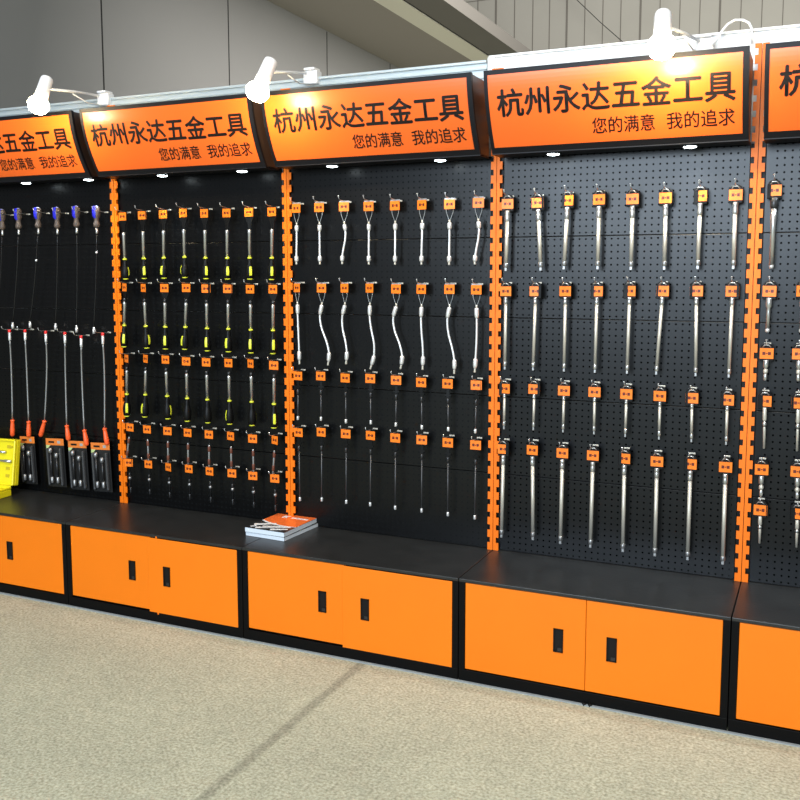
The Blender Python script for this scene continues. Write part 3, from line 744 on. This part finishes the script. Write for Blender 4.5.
# pickup claws with orange grips
ct = [(-12, 330), (9.4, 330.6), (24.9, 330.6), (45.6, 332), (64.7, 333), (81, 336.6), (102.6, 333.8)]
cm = [(-11, 372), (11.5, 372), (27, 375), (46.8, 372), (65.5, 375), (82, 378), (104.5, 376)]
ch_ = [(-.5, 422), (12.5, 420), (28.7, 421.5), (44.6, 421), (66.8, 425.5), (84.3, 430), (104.6, 428.5)]
cb = [(0, 437), (12.5, 436.3), (28.8, 437), (40.5, 436.5), (68.6, 440.5), (87, 445.8), (107.3, 445)]
for k in range(1, 7):
    A = at(*ct[k], -.05); Bm = at(*cm[k], -.035); Hh = at(*ch_[k], -.035); B = at(*cb[k], -.035)
    r = empty('pickup_claw', A); tag(r, f'spring pickup claw with orange handle hanging down, {ORD[k-1]} from left', 'pickup tool', 'orange handled pickup claws, leftmost bay')
    L_ = lambda p: Vector(p)-A
    MB().lathe([(.005, .006), (.0078, .004), (.0078, -.008), (.006, -.010)], 12).build('plunger_button', M_red, r)
    MB().lathe([(.0072, -.009), (.0068, -.05), (.0052, -.054)], 12).build('sleeve', M_white_steel, r)
    p0, p1, p2 = Vector((0, 0, -.05)), L_(Bm), L_(Hh); pts = []
    for i in range(13):
        t = i/12; pts.append(p0*(1-t)*(1-2*t)+p1*4*t*(1-t)+p2*t*(2*t-1))
    MB().tube(pts, .0045, 8).build('flexible_shaft', M_grey_steel, r)
    q = L_(B); ax = (q-p2); 
    prf = [(-.04, .004), (0, .0115), (.05, .0115), (.1, .009), (.2, .0098), (.6, .0125), (.9, .0125), (1.0, .007)]
    MB().tube([p2+ax*t for t, _ in prf], [rr for _, rr in prf], 14).build('grip', M_redorange, r)
    place_hook(A.x, A.z+.004, f'wire peg hook holding the orange handled pickup claw, {ORD[k-1]} from left', 'peg hooks of the pickup claws')
# blister packs of ratchet spanners
packs = [(27, 436.5, 483.5, 0), (54.5, 438.5, 486.3, 1), (78, 441, 489.5, 2), (104, 442.8, 491.8, 3)]
for k, (u, v0, v1, _) in enumerate(packs):
    A = at([27, 54.5, 77, 100][k], v0, -.03); r = empty('blister_pack', A)
    H = A.z-at(u, v1, -.03).z; W = .062 if k else .052
    r.rotation_euler = (0, math.radians(-2.5), 0)
    tag(r, ['blister pack of two steel tools partly hidden behind the yellow case', 'blister pack of two steel tools, second from left, beside the dark gap', 'blister pack of two steel tools, third from left, under an orange handle', 'blister pack of two steel tools nearest the orange post'][k], 'blister pack', 'blister packs at the foot of the leftmost bay')
    MB().box((-W, 0, -H), (W, .0015, 0)).build('backing_card', mat('black_card_stock', (.012, .012, .012), .4), r)
    MB().box((-W, -.0012, -.036), (W, -.0002, 0)).build('header_print', mat('orange_header_print', (.75, .2, .03), .4), r)
    MB().box((-W*.7, -.002, -.024), (-W*.05, -.0012, -.014)).build('printed_name', M_ink, r)
    MB().box((W*.3, -.002, -.026), (W*.62, -.0012, -.012)).build('hologram', M_label_s, r)
    MB().prism([(-W, -.036), (-W+.03, -.036), (-W, -.066)], -.0012, -.0002).build('corner_print', mat('pale_green_print', (.5, .6, .25), .4), r)
    for dx, z0_, s in ((-.022, -.062, 1), (.018, -.088, .9)):
        MB().lathe([(.0001, z0_+.014), (.009, z0_+.012), (.011, z0_), (.009, z0_-.012), (.0055, z0_-.014)], 14, Matrix.Translation((dx, -.014, 0))).build('ratchet_head', M_grey_steel, r)
        MB().lathe([(.0055, z0_-.013), (.0055, -H+.055)], 10, Matrix.Translation((dx, -.014, 0))).build('tool_shank', M_dark_steel, r)
        MB().lathe([(.0055, -H+.056), (.0085, -H+.054), (.0085, -H+.026), (.006, -H+.022)], 12, Matrix.Translation((dx, -.014, 0))).build('socket_end', M_grey_steel, r)
    m = MB()
    for s in (-1, 1): a, b = sorted((s*W*.82, s*W*.62)); m.box((a, -.018, -H+.01), (b, -.0002, -.05))
    m.build('blister_rim', M_clear, r, bevel=.005)

# yellow case standing open on the worktop
A = Vector((-.815, -.185, HC)); r = empty('socket_case', A); r.rotation_euler = (0, 0, math.radians(4))
tag(r, 'open yellow plastic tool case with wrenches at the left edge', 'tool case')
T = Matrix.Translation((0, .035, .055)) @ Matrix.Rotation(math.radians(-8), 4, 'X')
m = MB(); m.box((-.20, 0, .0), (.19, .03, .245), T); m.box((-.20, -.014, 0), (.19, 0, .012), T); m.box((-.20, -.014, .233), (.19, 0, .245), T); m.box((-.20, -.014, 0), (-.188, 0, .245), T); m.box((.178, -.014, 0), (.19, 0, .245), T)
m.build('lid', M_case, r, bevel=.006)
for x in (-.16, -.08, .0, .06, .14):
    for z in (.05, .09, .205): MB().box((x-.012, -.003, z-.008), (x+.012, .001, z+.008), T).build('molded_recess', M_case_dark, r)
MB().box((.15, -.006, .2), (.166, .001, .21), T).build('latch', M_case_dark, r)
for z, x1, rr in ((.175, .125, .0075), (.128, .165, .009)):
    c = MB(); c.tube([Vector((x, -.008, z)) for x in (-.16, x1-.05, x1-.045, x1)], [rr*.7, rr*.7, rr, rr], 10, T); c.build('wrench', M_chrome, r)
m = MB(); m.box((-.20, -.125, 0.0), (.168, .035, .035)); m.box((-.20, -.125, .035), (.168, -.115, .048)); m.box((.158, -.125, .035), (.168, .035, .048)); m.box((-.2, .028, .035), (.168, .036, .056)); m.box((-.20, -.11, .035), (-.19, .035, .048))
m.build('tray', M_case, r, bevel=.005)
m = MB()
for i in range(9): m.lathe([(.010, 0), (.011, .003), (.011, .012), (.009, .014)], 12, Matrix.Translation((-.16+i*.034, -.05, .0355)))
m.build('socket_set', M_chrome, r)
# catalogues
def catalogue(z, yaw, dx, dy, th, label):
    c = empty('catalogue', (1.022+dx, -.128+dy, z)); c.rotation_euler = (0, 0, yaw); tag(c, label, 'catalogue', 'stacked product catalogues')
    W, H = .105, .143
    MB().box((-W+.001, -H+.001, .0006), (W-.001, H-.001, th-.0006)).build('pages', M_paper, c)
    k = MB(); k.box((-W, -H, 0), (W, H, .0006)); k.box((-W, -H, th-.0006), (W, H, th)); k.box((-W-.0008, -H, 0), (-W, H, th))
    cv = k.build('cover', M_cover_k, c)
    return c, cv, W, H, th
catalogue(HC+.0005, math.radians(-3.5), .004, .002, .018, 'lower of the two catalogues stacked on the black worktop')
c, cv, W, H, th = catalogue(HC+.019, math.radians(-2), 0, 0, .021, 'upper catalogue with orange and black cover on the worktop')
z = th
def flat(poly, dz, name, m): 
    n = len(poly); MB().add([(x, y, z+dz) for x, y in poly]+[(x, y, z-.0002) for x, y in poly], [tuple(range(n)), tuple(range(2*n-1, n-1, -1))]+[(i, (i+1) % n, n+(i+1) % n, n+i) for i in range(n)]).build(name, m, cv)
arc = [(-W, .0)]+[(-W+2*W*t, .0-.035*math.sin(PI*t*.75)-.02*t) for t in (.2, .4, .6, .8, 1)]
flat(arc+[(W, H), (-W, H)], .0004, 'orange_print', M_cover_o)
flat([(x, y) for x, y in arc]+[(x, y-.008-.006*math.sin(i)) for i, (x, y) in reversed(list(enumerate(arc)))], .0006, 'white_swoosh', M_cover_w)
for x0, y0, x1, y1, wd in ((-.095, -.085, -.01, -.03, .014), (-.04, -.10, .085, -.055, .014), (-.06, -.125, .02, -.09, .010), (.02, -.125, .09, -.09, .011), (-.09, -.12, -.07, -.10, .008)):
    dv = Vector((x1-x0, y1-y0)).normalized(); nn = Vector((-dv.y, dv.x))*wd
    flat([(x0-nn.x, y0-nn.y), (x1-nn.x*.5, y1-nn.y*.5), (x1+nn.x*.5, y1+nn.y*.5), (x0+nn.x, y0+nn.y)], .0007, 'printed_tool', M_cover_w)
flat([(-.05, .07), (-.04, .07), (-.036, .085), (-.03, .07), (-.02, .07), (-.028, .09), (-.018, .105), (-.03, .105), (-.036, .096), (-.038, .105), (-.05, .105)], .0008, 'logo_mark', M_cover_w)
for i in range(6): flat([(-.002+i*.015, .075), (.010+i*.015, .075), (.012+i*.015, .093), (.0+i*.015, .093)], .0008, 'title_mark', M_cover_w)
